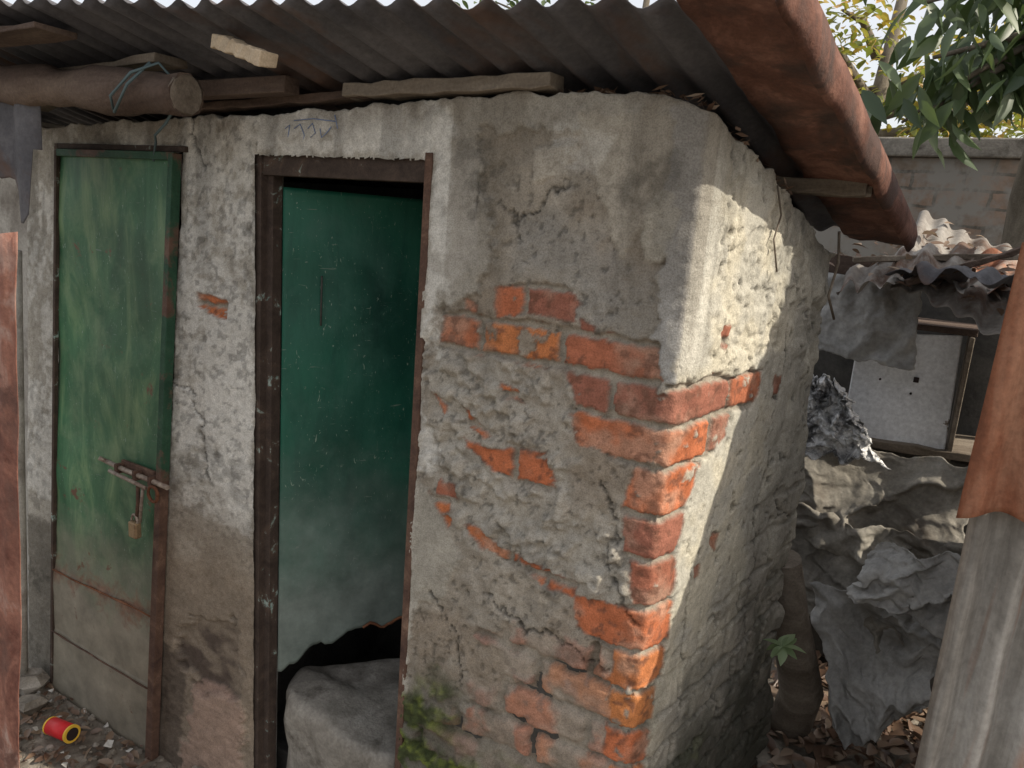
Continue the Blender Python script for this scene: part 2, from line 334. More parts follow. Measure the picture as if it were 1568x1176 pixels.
# --- exposed bricks
polys=[[(-.54,1.525),(-.45,1.548),(-.35,1.548),(-.305,1.51),(-.32,1.47),(-.42,1.475),(-.54,1.46)],
 [(-.70,1.45),(-.58,1.455),(-.36,1.455),(-.345,1.35),(-.44,1.345),(-.50,1.35),(-.70,1.35)],
 [(-.36,1.455),(-.10,1.46),(-.085,1.355),(-.35,1.345)],
 [(-.345,1.36),(-.21,1.36),(-.215,1.25),(-.285,1.25),(-.31,1.31)],
 [(-.215,1.365),(0.0,1.365),(0.0,1.258),(-.21,1.258)],
 [(-.32,1.262),(0.0,1.265),(0.0,1.155),(-.16,1.155),(-.27,1.175),(-.30,1.21)],
 [(-.135,1.16),(0.0,1.16),(0.0,1.035),(-.145,1.03)],
 [(-.14,1.04),(0.0,1.04),(0.0,.925),(-.14,.925)],
 [(-.12,.93),(0.0,.93),(0,.8),(-.10,.82)],
 [(-.25,.785),(-.15,.80),(-.09,.82),(0,.82),(0,.69),(-.15,.69),(-.23,.70)],
 [(-1.665,1.385),(-1.60,1.39),(-1.535,1.37),(-1.545,1.315),(-1.62,1.325),(-1.66,1.345)],
 [(-.1,1.365),(.13,1.365),(.39,1.360),(.395,1.29),(.36,1.258),(.20,1.258),(-.1,1.258)],
 [(-.1,1.262),(.24,1.264),(.22,1.20),(.16,1.16),(-.1,1.16)],
 [(-.1,1.165),(.09,1.165),(.07,1.10),(.03,1.04),(-.1,1.04)],
 [(-.1,1.04),(.035,1.05),(.04,.98),(.01,.92),(-.1,.92)],[(-.1,.93),(.035,.93),(.04,.84),(.01,.8),(-.1,.80)],
 [(-.1,.81),(.04,.81),(.04,.70),(-.1,.69)],[(-.13,.70),(.035,.70),(.03,.58),(-.13,.58)],[(-.12,.58),(.02,.58),(.01,.47),(-.12,.47)],[(-.12,.47),(.01,.47),(.01,.36),(-.12,.36)],[(-.11,.36),(.0,.36),(.0,.25),(-.11,.25)]]
spots=[[(-.57,1.105),(-.48,1.11),(-.39,1.12),(-.365,1.07),(-.42,1.045),(-.50,1.06)],
 [(-.68,.985),(-.64,.975),(-.63,.945),(-.68,.95)],[(-.70,.935),(-.655,.93),(-.65,.90),(-.67,.90)],
 [(-.57,.875),(-.53,.87),(-.44,.845),(-.45,.82),(-.55,.85)],[(-.40,.83),(-.35,.825),(-.26,.815),(-.27,.79),(-.36,.80)],
 [(-.60,1.20),(-.575,1.18),(-.55,1.15),(-.59,1.15)],[(-.71,1.22),(-.685,1.20),(-.69,1.17)],[(-.51,1.28),(-.46,1.27),(-.45,1.25),(-.50,1.255)],
 [(-.40,1.07),(-.35,1.055),(-.34,1.035),(-.38,1.04)],[(-.63,1.48),(-.60,1.47),(-.60,1.44),(-.63,1.44)],
 [(-.30,1.475),(-.27,1.47),(-.28,1.45),(-.30,1.45)],[(-.66,.885),(-.63,.88),(-.64,.86)],
 [(.12,1.48),(.16,1.48),(.16,1.44),(.13,1.44)],[(.50,1.32),(.54,1.31),(.53,1.26),(.50,1.27)],[(.21,.93),(.25,.92),(.24,.88),(.21,.9)],[(.13,.86),(.16,.85),(.15,.82)]]
for p in spots:
    P=A(p); c0=P.mean(0); polys.append((c0+(P-c0)*1.35).tolist())
bm=np.zeros(Z.shape)
for p in polys: bm=np.maximum(bm,pm(p,.0035,.6))
blob=ss(.004,-.004,np.hypot((PX+.45)/.7,(PZ-1.40))-.034); bm*=1-blob
bm*=1-.9*ss(.73,.78,N(24,4,89))
c_b=lerp(np.zeros(Z.shape+(3,))+A([.49,.155,.07]),A([.31,.125,.085]),ss(.45,.75,br))
c_b=lerp(c_b,A([.54,.21,.075]),ss(.3,.0,br))
c_b=c_b*(.68+.6*N(25,4,81))[...,None]
c_b=lerp(c_b,A([.42,.30,.225]),ss(.45,.72,N(12,5,82))*.55)
c_b=lerp(c_b,A([.16,.075,.05]),ss(.60,.72,N(48,3,86))*.7)
c_m=A([.34,.305,.25])*(.7+.55*fin)[...,None]
c_br=lerp(c_m,c_b,brickness)
low=pm([(-.53,.58),(-.42,.63),(-.25,.66),(-.12,.70),(-.10,.12),(-.75,.12),(-.70,.2),(-.55,.32),(-.52,.45)],.006,1.4)*(Sx<XC)
lowm=low*ss(.36,.46,N(6,4,84)+.08)
smear=ss(.50,.66,N(9,4,83)+.01)
dust=lerp(c_br,A([.35,.255,.205])*(.75+.5*fin)[...,None],.50+.3*ss(.4,.6,med))
dust=lerp(A([.22,.185,.145])*(.75+.5*fin)[...,None],dust,brickness)
dust=lerp(dust,A([.31,.275,.225])*(.7+.6*fin)[...,None],smear*.85)
db=-.004+.013*brickness+.004*(N(35,4,85)-.5)*2+.003*(br-.5)
rnd=ss(0,.022,np.minimum(bx,dz))
db_low=-.008+.024*brickness*rnd*(1-.6*smear)+.010*(N(18,4,87)-.5)+.006*smear+.008*(br-.5)
col=lerp(col,dust,lowm); disp=disp*(1-lowm)+db_low*lowm
col=lerp(col,c_br,bm); disp=disp*(1-bm)+db*bm
edge=bm*(1-bm)*4; col*=(1-.28*edge)[...,None]
lo2=sm*ss(.75,.35,Z+.5*(med-.5)-.35*T)*.8*ss(.03,.1,T)
col=lerp(col,lerp(A([.17,.155,.13])*(.8+.4*fin)[...,None],A([.31,.28,.235])*(.65+.7*med)[...,None],brickness),lo2*.75); disp+=lo2*(.014*brickness-.010+.014*(N(16,4,88)-.5))
for pts in ([(-.56,1.74),(-.50,1.70),(-.44,1.73),(-.38,1.78)],[(-.52,1.70),(-.50,1.69),(-.49,1.67)],
            [(-.20,1.10),(-.16,1.0),(-.17,.9),(-.12,.8),(-.08,.76)],[(-.50,.70),(-.40,.64),(-.30,.66),(-.15,.62)],[(-.68,.64),(-.6,.55),(-.56,.4)],
            [(-1.75,1.06),(-1.66,1.04),(-1.62,.9),(-1.58,.75)],[(-1.70,1.93),(-1.69,1.85),(-1.64,1.80)],[(-.62,1.88),(-.60,1.80),(-.63,1.7)],
            [(.11,.86),(.13,.72),(.11,.62),(.15,.55)],[(.55,1.1),(.50,.9),(.56,.75),(.52,.6),(.6,.4)],[(.62,.95),(.7,.85),(.78,.83)],[(.50,1.5),(.55,1.35),(.52,1.2)],[(.3,.45),(.4,.3),(.5,.33)]):
    d=segd(Sx+wx*1.3,Z+wz*1.3,pts); k=ss(.006,.001,d); col*=(1-.65*k)[...,None]; disp-=k*.008
st=fbm(Sx,Z*.12,14,4,91); k=ss(.50,.70,st)*ss(.8,1.9,Z); col*=(1-.34*k)[...,None]
st=fbm(Sx,Z*.10,7,3,99); k=ss(.50,.64,st)*ss(1.1,1.9,Z)*(Sx>-.7)*(Sx<XC+.03); col=lerp(col,A([.20,.175,.14]),k*.5)
blk=ss(.60,.72,N(5,5,101))*ss(.35,.6,N(40,3,102))*(~side); col*=(1-.30*blk)[...,None]
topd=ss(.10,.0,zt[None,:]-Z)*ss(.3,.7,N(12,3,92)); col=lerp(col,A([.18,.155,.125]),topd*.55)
mz=Z+.20*(N(6,4,93)-.5)*2
damp=ss(.44,.16,mz)*((Sx>-.77)); col=lerp(col,A([.07,.066,.052])*(.6+.8*fin)[...,None],damp*.8)
moss=ss(.33,.20,mz)*ss(.36,.52,N(16,5,94))*((Sx>-.77))*ss(.5,.1,T); col=lerp(col,lerp(A([.045,.06,.018]),A([.13,.16,.03]),ss(.42,.62,N(30,3,103)))*(.4+1.2*fin)[...,None],moss*.92); disp+=moss*.014*(N(60,3,95))
sd2=ss(.75,.2,mz-.25*T)*sm*ss(.42,.62,N(10,4,96)); col=lerp(col,A([.09,.09,.07]),sd2*.6)
cn=np.exp(-((Sx-XC)/.025)**2); disp-=cn*(.007*N(14,4,97)+.005*N(60,3,98))
def path(q):
    f=q<=XC; x=np.where(f,q,XC+SD[0]*(q-XC)); y=np.where(f,0,SD[1]*(q-XC)); return x,y
Tscale=np.where(side,(.95+.10*(1.68-Z)/1.8)/.955,1.); Q=np.where(side,XC+T*Tscale,Sx)
bxp=0;byp=0
for o in (-.006,0,.006):
    a_,b_=path(Q+o); bxp=bxp+a_/3; byp=byp+b_/3
w=ss(-.018,.018,Sx-XC); ang=w*math.radians(80)
nx_=np.sin(ang); ny_=-np.cos(ang)
disp=np.clip(disp,-.03,.05)
X=bxp+nx_*disp; Y=byp+ny_*disp
X=np.where(Sx<-1.46,X+(warp(Sx,Z)-Sx),X)
V=np.stack([X,Y,Z],-1)
cap=np.stack([bxp[-1]-nx_[-1]*.11,byp[-1]-ny_[-1]*.11,Z[-1]-.004],-1)
V=np.concatenate([V,cap[None]],0); colv=np.concatenate([col,col[-1:]*.6],0)
Sc=(Sx[:-1,:-1]+Sx[:-1,1:])/2; Zc=(Z[:-1,:-1]+Z[1:,:-1])/2
hole=((Sc>-2.43)&(Sc<-1.75)&(Zc<1.83))|((Sc>-1.415)&(Sc<-.765)&(Zc<1.83))
keep=np.concatenate([~hole,np.ones((1,nc-1),bool)],0)
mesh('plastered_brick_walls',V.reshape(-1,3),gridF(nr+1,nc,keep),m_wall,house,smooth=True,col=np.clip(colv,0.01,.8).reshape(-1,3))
def rv(n,x0,x1,y0,y1,z0,z1,m=m_concrete,wf=None): return box(n,x0,x1,y0,y1,z0,z1,m,house,.004,wf)
rv('jamb_left',-1.62,-1.435,.008,.11,-.58,1.86)
rv('pier_core',-1.74,-1.60,.01,.11,-.58,1.80,wf=warp)
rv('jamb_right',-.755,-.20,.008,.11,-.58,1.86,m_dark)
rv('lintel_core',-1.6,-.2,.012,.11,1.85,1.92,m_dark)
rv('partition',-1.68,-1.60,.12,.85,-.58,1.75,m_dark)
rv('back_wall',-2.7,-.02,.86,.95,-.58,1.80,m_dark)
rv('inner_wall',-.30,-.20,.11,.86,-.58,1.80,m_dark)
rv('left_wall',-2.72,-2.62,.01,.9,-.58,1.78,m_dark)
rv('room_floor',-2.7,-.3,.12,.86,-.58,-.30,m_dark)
def blob_block(name,poly,z0,z1,mat,parent,r=.03,amp=.006):
    P=np.array(poly); c=P.mean(0); n=len(P); ring=[]
    for i in range(n):
        a=P[i];b_=P[(i+1)%n]
        for k in range(10): ring.append(a+(b_-a)*k/10)
    ring=np.array(ring); 
    for _ in range(3): ring=(np.roll(ring,1,0)+ring*2+np.roll(ring,-1,0))/4
    V=[];L=[(z0+(z1-r-z0)*t,1+.02*math.sin(t*7)) for t in np.linspace(0,.95,14)]+[(z1-r+r*math.sin(t),1-(1-math.cos(t))*r*3) for t in np.linspace(0,math.pi/2,6)]+[(z1,.78),(z1,.65),(z1,.5),(z1,.35),(z1,.2)]
    m=len(ring)
    for z,sc in L:
        for p in ring:
            q=c+(p-c)*sc; e=(fbm(np.array(q[0]),np.array(q[1]+z*.7),7,4,5)-.5)*amp*3
            V.append((q[0]+e,q[1]+e,z+(e*1.4 if z>z0+.1 else 0)))
    F=[(i*m+k,i*m+(k+1)%m,(i+1)*m+(k+1)%m,(i+1)*m+k) for i in range(len(L)-1) for k in range(m)]
    F.append(tuple((len(L)-1)*m+k for k in range(m)))
    return mesh(name,V,F,mat,parent,smooth=True)
blob_block('doorway_step',[(-1.32,.01),(-.80,-.01),(-.79,.40),(-1.12,.50),(-1.42,.19)],-.58,.03,m_conc2,house,.035,.014)
def fr(n,x0,x1,y0,y1,z0,z1,m,wf=None): return box(n,x0,x1,y0,y1,z0,z1,m,house,.002,wf)
fr('frame_head',-1.42,-.765,-.004,.04,1.775,1.842,m_iron)
fr('frame_left_outer',-1.432,-1.40,-.012,.03,-.56,1.84,m_iron)
fr('frame_left_inner',-1.402,-1.375,.012,.05,-.56,1.78,m_iron)
fr('frame_right',-.780,-.757,-.022,.03,-.56,1.848,m_ironr)
fr('frame2_head',-2.46,-1.73,-.030,.01,1.832,1.85,m_iron)
fr('frame2_left',-2.480,-2.455,-.03,.01,-.56,1.85,m_iron,warp)
hx,hy=-1.372,.05; dd=Vector((.57,.82,0)).normalized(); dn=Vector((dd.y,-dd.x,0))
nu,nv=50,120; V=[];
for j in range(nv):
    for i in range(nu):
        u=i/(nu-1)*.66
        zl=.10+.16*u/.5+.020*math.sin(u*9)+.07*(float(fbm(np.array(u),np.array(0.),16,4,4)-.5))
        z=zl+(1.745-zl)*j/(nv-1)
        dent=.016*float(fbm(np.array(u),np.array(z),4,3,8)-.5)
        p=Vector((hx,hy,0))+dd*u+dn*dent; V.append((p.x,p.y,z))
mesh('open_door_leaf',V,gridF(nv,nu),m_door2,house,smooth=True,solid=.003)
tube('inner_bolt',[Vector((hx,hy,.72))+dd*.47+dn*.02,Vector((hx,hy,.72))+dd*.56+dn*.02],.008,m_steel,house)
tube('inner_latch_slot',[Vector((hx,hy,1.48))+dd*.12+dn*.010,Vector((hx,hy,1.32))+dd*.12+dn*.010],.003,m_dark,house)
pts=[Vector(V[i])+dn*.002 for i in range(22,nu)]; tube('leaf_rust_rim',pts,.0055,m_rust,house,6,.3)
nu,nv=70,200; V=[]
for j in range(nv):
    for i in range(nu):
        x=-2.445+i/(nu-1)*.70; z=-.485+(1.825+.485)*j/(nv-1)
        y=-.030-.012*(float(fbm(np.array(x),np.array(z),3,3,14))-.5)*2
        if z<.12+.010*math.sin(x*6): y-=.006
        if z<-.19: y-=.005
        zz=z-(.03*float(fbm(np.array(x),np.array(3.),12,3,6)) if j==0 else 0)
        V.append((float(warp(x,z)),y,zz))
mesh('closed_door_leaf',V,gridF(nv,nu),m_door1,house,smooth=False,solid=.003)
fr('leaf_stile_right',-1.765,-1.742,-.062,-.028,.70,1.825,m_greeniron,warp)
fr('leaf_stile_right_foot',-1.765,-1.742,-.062,-.028,-.49,.70,m_ironr,warp)
fr('leaf_rail_top',-2.445,-1.766,-.046,-.030,1.805,1.830,m_greeniron)
fr('leaf_stile_left',-2.450,-2.434,-.046,-.030,-.46,1.825,m_iron,warp)
wxp=lambda x,z: float(warp(x,z))
tube('leaf_seam_upper',[(wxp(x,.12),-.043,.12+.010*math.sin(x*6)) for x in np.linspace(-2.44,-1.78,16)],.0035,m_rust,house,6,.5)
tube('leaf_seam_lower',[(wxp(x,-.19),-.046,-.19) for x in np.linspace(-2.44,-1.78,16)],.003,m_ironr,house,6,.4)
B=empty('door_bolt'); B.parent=house
tube('rod',[(-2.17,-.065,.705),(-2.05,-.068,.70),(-1.80,-.068,.695)],.009,m_steel,B)
tube('rod_rust',[(-2.12,-.085,.685),(-1.90,-.085,.672)],.007,m_steel,B)
box('plate',-2.10,-1.90,-.052,-.040,.675,.725,m_ironr,B)
for x in (-2.09,-1.98,-1.89): box('staple',x-.008,x+.008,-.082,-.042,.678,.716,m_ironr,B,.003)
tube('handle',[(-2.17,-.065,.705),(-2.185,-.085,.72)],.008,m_steel,B)
tube('ring',[(-1.86+.028*math.cos(t),-.085,.66+.028*math.sin(t)) for t in np.linspace(0,2*math.pi,14)],.006,m_rust,B,6)
tube('hasp',[(-1.955,-.08,.665),(-1.965,-.075,.60),(-1.985,-.07,.52)],.007,m_ironr,B)
tube('hasp_b',[(-1.925,-.08,.665),(-1.945,-.075,.60),(-1.965,-.07,.52)],.006,m_steel,B)
tube('shackle',[(-1.99+.018*math.cos(t),-.075,.515+.03*math.sin(t)) for t in np.linspace(0,math.pi,10)],.005,m_steel,B,6)
box('padlock',-2.013,-1.967,-.088,-.062,.455,.517,m_brass,B,.006)
m_blue,nt_,b_=base('blue_chalk',.9); b_.inputs['Base Color'].default_value=(.20,.27,.44,1)
gx,gz=-1.25,1.905
sc=[[(0,0),(.02,.01),(.035,-.015),(.03,-.03)],[(.045,.0),(.06,.012),(.07,-.01),(.055,-.02)],[(.0,.018),(.06,.022),(.13,.016)],[(.085,.0),(.09,-.02),(.105,-.01),(.12,.004)],[(-.03,.0),(-.015,.008),(-.02,-.02)],[(.13,.03),(.14,.0)]]
for q in sc: tube('graffiti',[(gx+a*1.2,-.0245,gz+b__*1.2) for a,b__ in q],.0014,m_blue,house,5)
# ------- ROOF
pitch=.088; amp=.011; sl=.26; z0=2.035
us=np.arange(-3.3,.12,pitch/10); vs=np.linspace(0,1,60)
U_,V_=np.meshgrid(us,vs)
yf=-.218+.15*np.minimum(us,0)+.05*(fbm(us,us*0,5,4,7)-.5)
yb=1.08+0*us
Yr=yf+(yb-yf)*V_; Xr=U_+.125*Yr
Zr=z0-sl*Yr+amp*np.sin(2*math.pi*U_/pitch)+.014*(fbm(U_,Yr,2.,3,9)-.5)
mesh('corrugated_roof',np.stack([Xr,Yr,Zr],-1).reshape(-1,3),gridF(60,len(us)),m_roofu,house,smooth=True,solid=.0015)
def rp(u,y,dz=0): return (u+.125*y,y,z0-sl*y+dz)
ys=np.linspace(-.30,1.10,80); prof=[(-.155,-.022),(-.12,-.025),(-.08,-.024),(-.04,-.028),(.012,-.034),(.020,-.050),(.028,-.050),(.038,-.034),(.040,.0),(.034,.034),(-.02,.040)]
V=[];
for y in ys:
    for q,(a_,b__) in enumerate(prof):
        e=.016*(float(fbm(np.array(y),np.array(a_*8),8,4,2))-.5); V.append(rp(.13+a_+(e if q<9 else 0),y,b__+e))
mesh('verge_capping',V,gridF(80,len(prof)),m_verge,house,smooth=True,solid=.0015)
def beam(name,a,b,w,h,mat,parent=None,n=14,j=.004):
    a=Vector(a);b=Vector(b);d=(b-a).normalized(); sd_=d.cross(Vector((0,0,1))).normalized(); up=sd_.cross(d)
    V=[]
    for i in range(n):
        p=a+(b-a)*i/(n-1)
        for sx,sz in ((-1,-1),(1,-1),(1,1),(-1,1)):
            V.append(p+sd_*(sx*w/2+random.uniform(-j,j))+up*(sz*h/2+random.uniform(-j,j)))
    F=[(i*4+k,i*4+(k+1)%4,(i+1)*4+(k+1)%4,(i+1)*4+k) for i in range(n-1) for k in range(4)]
    F+=[(3,2,1,0),tuple((n-1)*4+k for k in range(4))]
    return mesh(name,V,F,mat,parent,bevel=.003)
beam('wall_plate',(-1.75,.0,1.965),(-.98,.0,1.995),.06,.022,m_woodd,house)
beam('wall_plate_board',(-1.05,-.01,2.0),(-.42,-.01,2.01),.07,.034,m_wood,house)
beam('purlin_rear',(-.5,.55,1.845),(.20,.58,1.845),.05,.04,m_wood,house)
beam('verge_batten',(.03,.58,1.845),(.21,.60,1.845),.06,.035,m_wood,house)
beam('rafter_end',(-1.24,-.28,2.075),(-1.02,-.32,2.015),.045,.034,m_woodl,house,14,.004)
beam('purlin_front',(-3.2,-.05,2.0),(-1.2,-.08,2.01),.05,.045,m_woodd,house)
beam('roof_board',(-3.1,-.46,2.09),(-1.75,-.40,2.10),.12,.02,m_woodd,house)
beam('roof_board_b',(-2.9,-.12,2.02),(-1.55,-.2,2.06),.10,.02,m_wood,house)
lp=[Vector((-2.9,-.30,2.03)).lerp(Vector((-1.39,-.27,1.955)),i/24)+Vector((0,random.uniform(-.004,.004),random.uniform(-.004,.004))) for i in range(25)]
tube('roof_log',lp,[.060-.008*math.sin(i*.9)+random.uniform(-.004,.004) for i in range(25)],m_woodd,house,12,.09)
tube('roof_log_cut_face',[(-1.3905,-.27,1.955),(-1.386,-.27,1.9548)],[.052,.048],m_wood,house,12,.08)
m_rope,_n,_b=base('blue_grey_rope',.9); _b.inputs['Base Color'].default_value=(.09,.13,.14,1)
tube('rope',[(-1.62,-.33,1.91),(-1.59,-.355,1.94),(-1.52,-.34,2.0),(-1.46,-.30,2.03),(-1.44,-.24,1.97),(-1.55,-.22,1.89),(-1.75,-.12,1.87),(-1.85,-.05,1.86),(-1.88,-.04,1.80)],.004,m_rope,house,6)
tube('rope_b',[(-1.60,-.34,1.90),(-1.53,-.345,1.97),(-1.48,-.31,2.03)],.004,m_rope,house,6)
V=[];F=[]
for i in range(150):
    x=random.uniform(-.45,.25); y=random.uniform(.0,.06)
    if x>-.06: y=random.uniform(.0,.5); x=-.06+.176*y+random.uniform(-.06,.02)
    zt_=float(np.interp(x if y<.07 else XC+y,topx,topz)); l=random.uniform(.006,.022); a=random.uniform(0,6.28); k=len(V)
    p=Vector((x,y-.01,zt_+random.uniform(0,.02))); d=Vector((math.cos(a),math.sin(a),random.uniform(-.6,.6)))*l; q=Vector((random.uniform(-1,1),random.uniform(-1,1),random.uniform(-1,1)))*.006
    V+=[p-d,p+q,p+d,p-q]; F.append((k,k+1,k+2,k+3))
mesh('roof_litter',V,F,m_dry,house)
# ------------------------------------------------------------------ GROUND
g=np.concatenate([-np.geomspace(60,2.6,24),np.linspace(-2.5,2.5,240),np.geomspace(2.6,60,24)])
GX,GY=np.meshgrid(g-.9,g+.3)
rise=ss(-.5,.1,GX)*ss(.3,1.2,GY)*.30
GZ=-.50+rise+.03*(fbm(GX,GY,3,4,1)-.5)+.02*(fbm(GX,GY,14,3,2)-.5)
m_ground=M('dusty_earth',[(.3,(.13,.11,.085)),(.5,(.24,.21,.17)),(.7,(.36,.325,.28))],6,.95,0,60,.8,over=([(.3,(.09,.075,.06)),(.7,(.17,.145,.12))],4,.45,.6))
mesh('ground',np.stack([GX,GY,GZ],-1).reshape(-1,3),gridF(*GX.shape),m_ground,None,smooth=True)
def gz(x,y): return float(-.50+ss(-.5,.1,np.array(x))*ss(.3,1.2,np.array(y))*.30)
def leafset(name,pos,size,mat,flat=.25,asp=.36,droop=False,curl=.2):
    V=[];F=[]
    for p in pos:
        L=random.uniform(*size); a=random.uniform(0,2*math.pi)
        d=Vector((math.cos(a),math.sin(a),random.uniform(-flat,flat))).normalized()
        if droop: d=Vector((math.cos(a)*.6,math.sin(a)*.6,-random.uniform(.4,1.1))).normalized()
        u=Vector((random.uniform(-1,1),random.uniform(-1,1),1.3 if not droop else random.uniform(-.3,1))).normalized()
        sd_=d.cross(u).normalized(); up=sd_.cross(d); W=L*asp/2; p=Vector(p); k=len(V)
        prof=[(0,.08),(.2,.75),(.45,1),(.72,.7),(1,.03)]
        for t,w in prof:
            c=p+d*(L*t)-up*(curl*L*t*t)
            V+=[c-sd_*(W*w)+up*W*.3*w,c,c+sd_*(W*w)+up*W*.3*w]
        for i in range(4):
            b0=k+i*3; F+= [(b0,b0+1,b0+4,b0+3),(b0+1,b0+2,b0+5,b0+4)]
    return mesh(name,V,F,mat,None,smooth=True)
pos=[]
for i in range(2200):
    x=random.uniform(.02,1.1); y=random.uniform(.8,3.0); pos.append((x,y,gz(x,y)+random.uniform(.0,.06)))
leafset('dry_leaves',pos,(.04,.12),m_dry,.4,.42)
V=[];F=[]
def rock(V,F,c,r):
    k=len(V); n=7
    for j,(zz,rr) in enumerate([(-.5,.7),(.1,1),(.55,.6)]):
        for i in range(n):
            t=2*math.pi*i/n; q=r*rr*random.uniform(.75,1.2); V.append((c[0]+q*math.cos(t),c[1]+q*math.sin(t),c[2]+r*zz*random.uniform(.7,1.1)))
    for j in range(2):
        for i in range(n): F.append((k+j*n+i,k+j*n+(i+1)%n,k+(j+1)*n+(i+1)%n,k+(j+1)*n+i))
    F.append(tuple(k+2*n+i for i in range(n)))
for i in range(620):
    x=random.uniform(-3.0,-1.2); y=random.uniform(-.6,-.03); rock(V,F,(x,y,-.495),random.choice([.006,.008,.012,.018])*random.uniform(.7,1.3))
for c,r in (((-2.62,-.17,-.46),.06),((-2.75,-.1,-.44),.08),((-2.5,-.36,-.46),.045),((-1.66,-.07,-.42),.06)): rock(V,F,c,r)
m_rub=M('rubble_stone',[(.3,(.13,.11,.09)),(.5,(.23,.205,.17)),(.7,(.36,.33,.29))],11,.95,0,60,.6)
mesh('rubble',V,F,m_rub)
V=[];F=[];
m_paper=M('paper_scraps',[(.3,(.3,.29,.26)),(.7,(.62,.61,.58))],9,.9,0,60,.2)
for i in range(60):
    x=random.uniform(-2.9,-1.6); y=random.uniform(-.5,-.05); k=len(V); a=random.uniform(0,6.3); l=random.uniform(.006,.025); z=-.478
    for t in range(4): V.append((x+l*math.cos(a+t*1.57)*random.uniform(.5,1),y+l*math.sin(a+t*1.57)*random.uniform(.5,1),z+random.uniform(0,.02)))
    F.append((k,k+1,k+2,k+3))
mesh('litter_scraps',V,F,m_paper)
pos=[(random.uniform(-2.9,-1.5),random.uniform(-.5,-.04),-.485+random.uniform(0,.02)) for i in range(420)]
leafset('fallen_leaves',pos,(.03,.07),m_dry,.3,.4)
can=empty('tin_can')
def cm(name,c,r=.4):
    m,_n,_b=base(name,r); _b.inputs['Base Color'].default_value=(*c,1); return m
m_red=cm('red_label',(.60,.03,.035)); m_yel=cm('yellow_rim',(.75,.48,.06)); m_blk=cm('can_inside',(.03,.02,.02),.8)
ax=Vector((.95,.10,.08)).normalized(); c0=Vector((-2.40,-.20,-.446))
tube('body',[c0,c0+ax*.12],.034,m_red,can,20); tube('rim',[c0+ax*.118,c0+ax*.127],.0355,m_yel,can,20); tube('inside',[c0+ax*.1265,c0+ax*.129],.025,m_blk,can,20)
tube('rim_back',[c0-ax*.006,c0+ax*.002],.035,m_yel,can,20)
# ------------------------------------------------------------------ LEFT SIDE
def corr(name,o,ud,vd,w,h,pitch,amp,mat,parent=None,trim=None,nv=40,solid=.0015,dent=.01,seed=0):
    o=Vector(o);ud=Vector(ud).normalized();vd=Vector(vd).normalized();nd=ud.cross(vd)
    us=np.arange(0,w,pitch/9); vs=np.linspace(0,1,nv); V=[]
    for t in vs:
        for u in us:
            lo,hi=(0,h) if trim is None else trim(u)
            vv_=lo+(hi-lo)*t
            e=amp*math.sin(2*math.pi*u/pitch)+dent*(float(fbm(np.array(u),np.array(vv_),4,3,seed))-.5)*1.6
            V.append(o+ud*u+vd*vv_+nd*e)
    return mesh(name,V,gridF(nv,len(us)),mat,parent,smooth=True,solid=solid)
m_pinkrust=M('pale_rust_sheet',[(.35,(.14,.055,.04)),(.5,(.30,.14,.10)),(.64,(.44,.32,.27))],4,.85,0,80,.5,(1,1,.8),over=([(.3,(.10,.05,.04)),(.7,(.20,.10,.075))],5,.52,.62))
corr('rusty_metal_sheet',(-2.26,-.62,-.6),(1,.02,0),(.105,0,1),.45,2.17,.09,.003,m_pinkrust,trim=lambda u:(0,2.17-.02*math.sin(u*9)))
tube('bamboo_pole',[(-2.80,-.12,-.55),(-2.74,-.12,0),(-2.68,-.12,.7),(-2.61,-.12,1.45)],[.022,.021,.02,.018],m_concrete,None,10)
corr('tin_flap',(-2.45,-.30,1.50),(1,0,0),(.02,0,1),.40,.5,.25,.02,m_roofu,trim=lambda u:(.35-.9*min(u,.3)+.03*math.sin(u*40) if u<.34 else .3,.5))
box('neighbour_wall',-4.5,-2.86,.10,.22,-.6,1.95,m_concrete,None,.004)
# ------------------------------------------------------------------ RIGHT SIDE
corr('corrugated_fence',(.535,-.02,-.5),(1,.03,0),(0,0,1),1.1,2.2,.070,.020,m_rib,trim=lambda u:(0,1.78+.0*u),dent=.02,seed=3)
corr('rusted_roof_sheet',(.512,-.05,1.22),(1,.03,0),(.02,0,1),.5,.6,.085,.015,m_ribrust,trim=lambda u:(0.0+.03*math.sin(u*20)-.06*u,.50+.6*u),dent=.02,seed=5)
def tr(u):   # top edge of an added out-of-view sheet, slanted to shade the side wall
    zt_=1.44+(u-.17)*1.9 if u<.75 else 2.54
    return (0,max(.9,zt_+.5+.02*math.sin(u*17)))
corr('shadow_blocker_sheet',(.95,.02,-.5),(0,1,0),(0,0,1),1.5,3.1,.076,.010,m_rib,trim=lambda u:tr(u+.02),dent=.02,seed=7)
bw=empty('brick_wall')
m_bw,nt,b=base('old_brick_masonry',.93); v=coords(nt)
tc=nn(nt,'ShaderNodeTexBrick'); mp=nn(nt,'ShaderNodeMapping'); mp.inputs['Rotation'].default_value=(math.pi/2,0,0)
tco=nn(nt,'ShaderNodeTexCoord'); 
nz=nn(nt,'ShaderNodeTexNoise'); nz.inputs['Scale'].default_value=9; nt.links.new(tco.outputs['Object'],nz.inputs['Vector'])
vm=nn(nt,'ShaderNodeVectorMath',operation='MULTIPLY_ADD'); nt.links.new(nz.outputs['Color'],vm.inputs[0]); vm.inputs[1].default_value=(.035,.035,.035); nt.links.new(tco.outputs['Object'],vm.inputs[2])
nt.links.new(vm.outputs[0],mp.inputs[0]); nt.links.new(mp.outputs[0],tc.inputs['Vector'])
tc.inputs['Scale'].default_value=1; tc.inputs['Brick Width'].default_value=.27; tc.inputs['Row Height'].default_value=.1; tc.inputs['Mortar Size'].default_value=.009
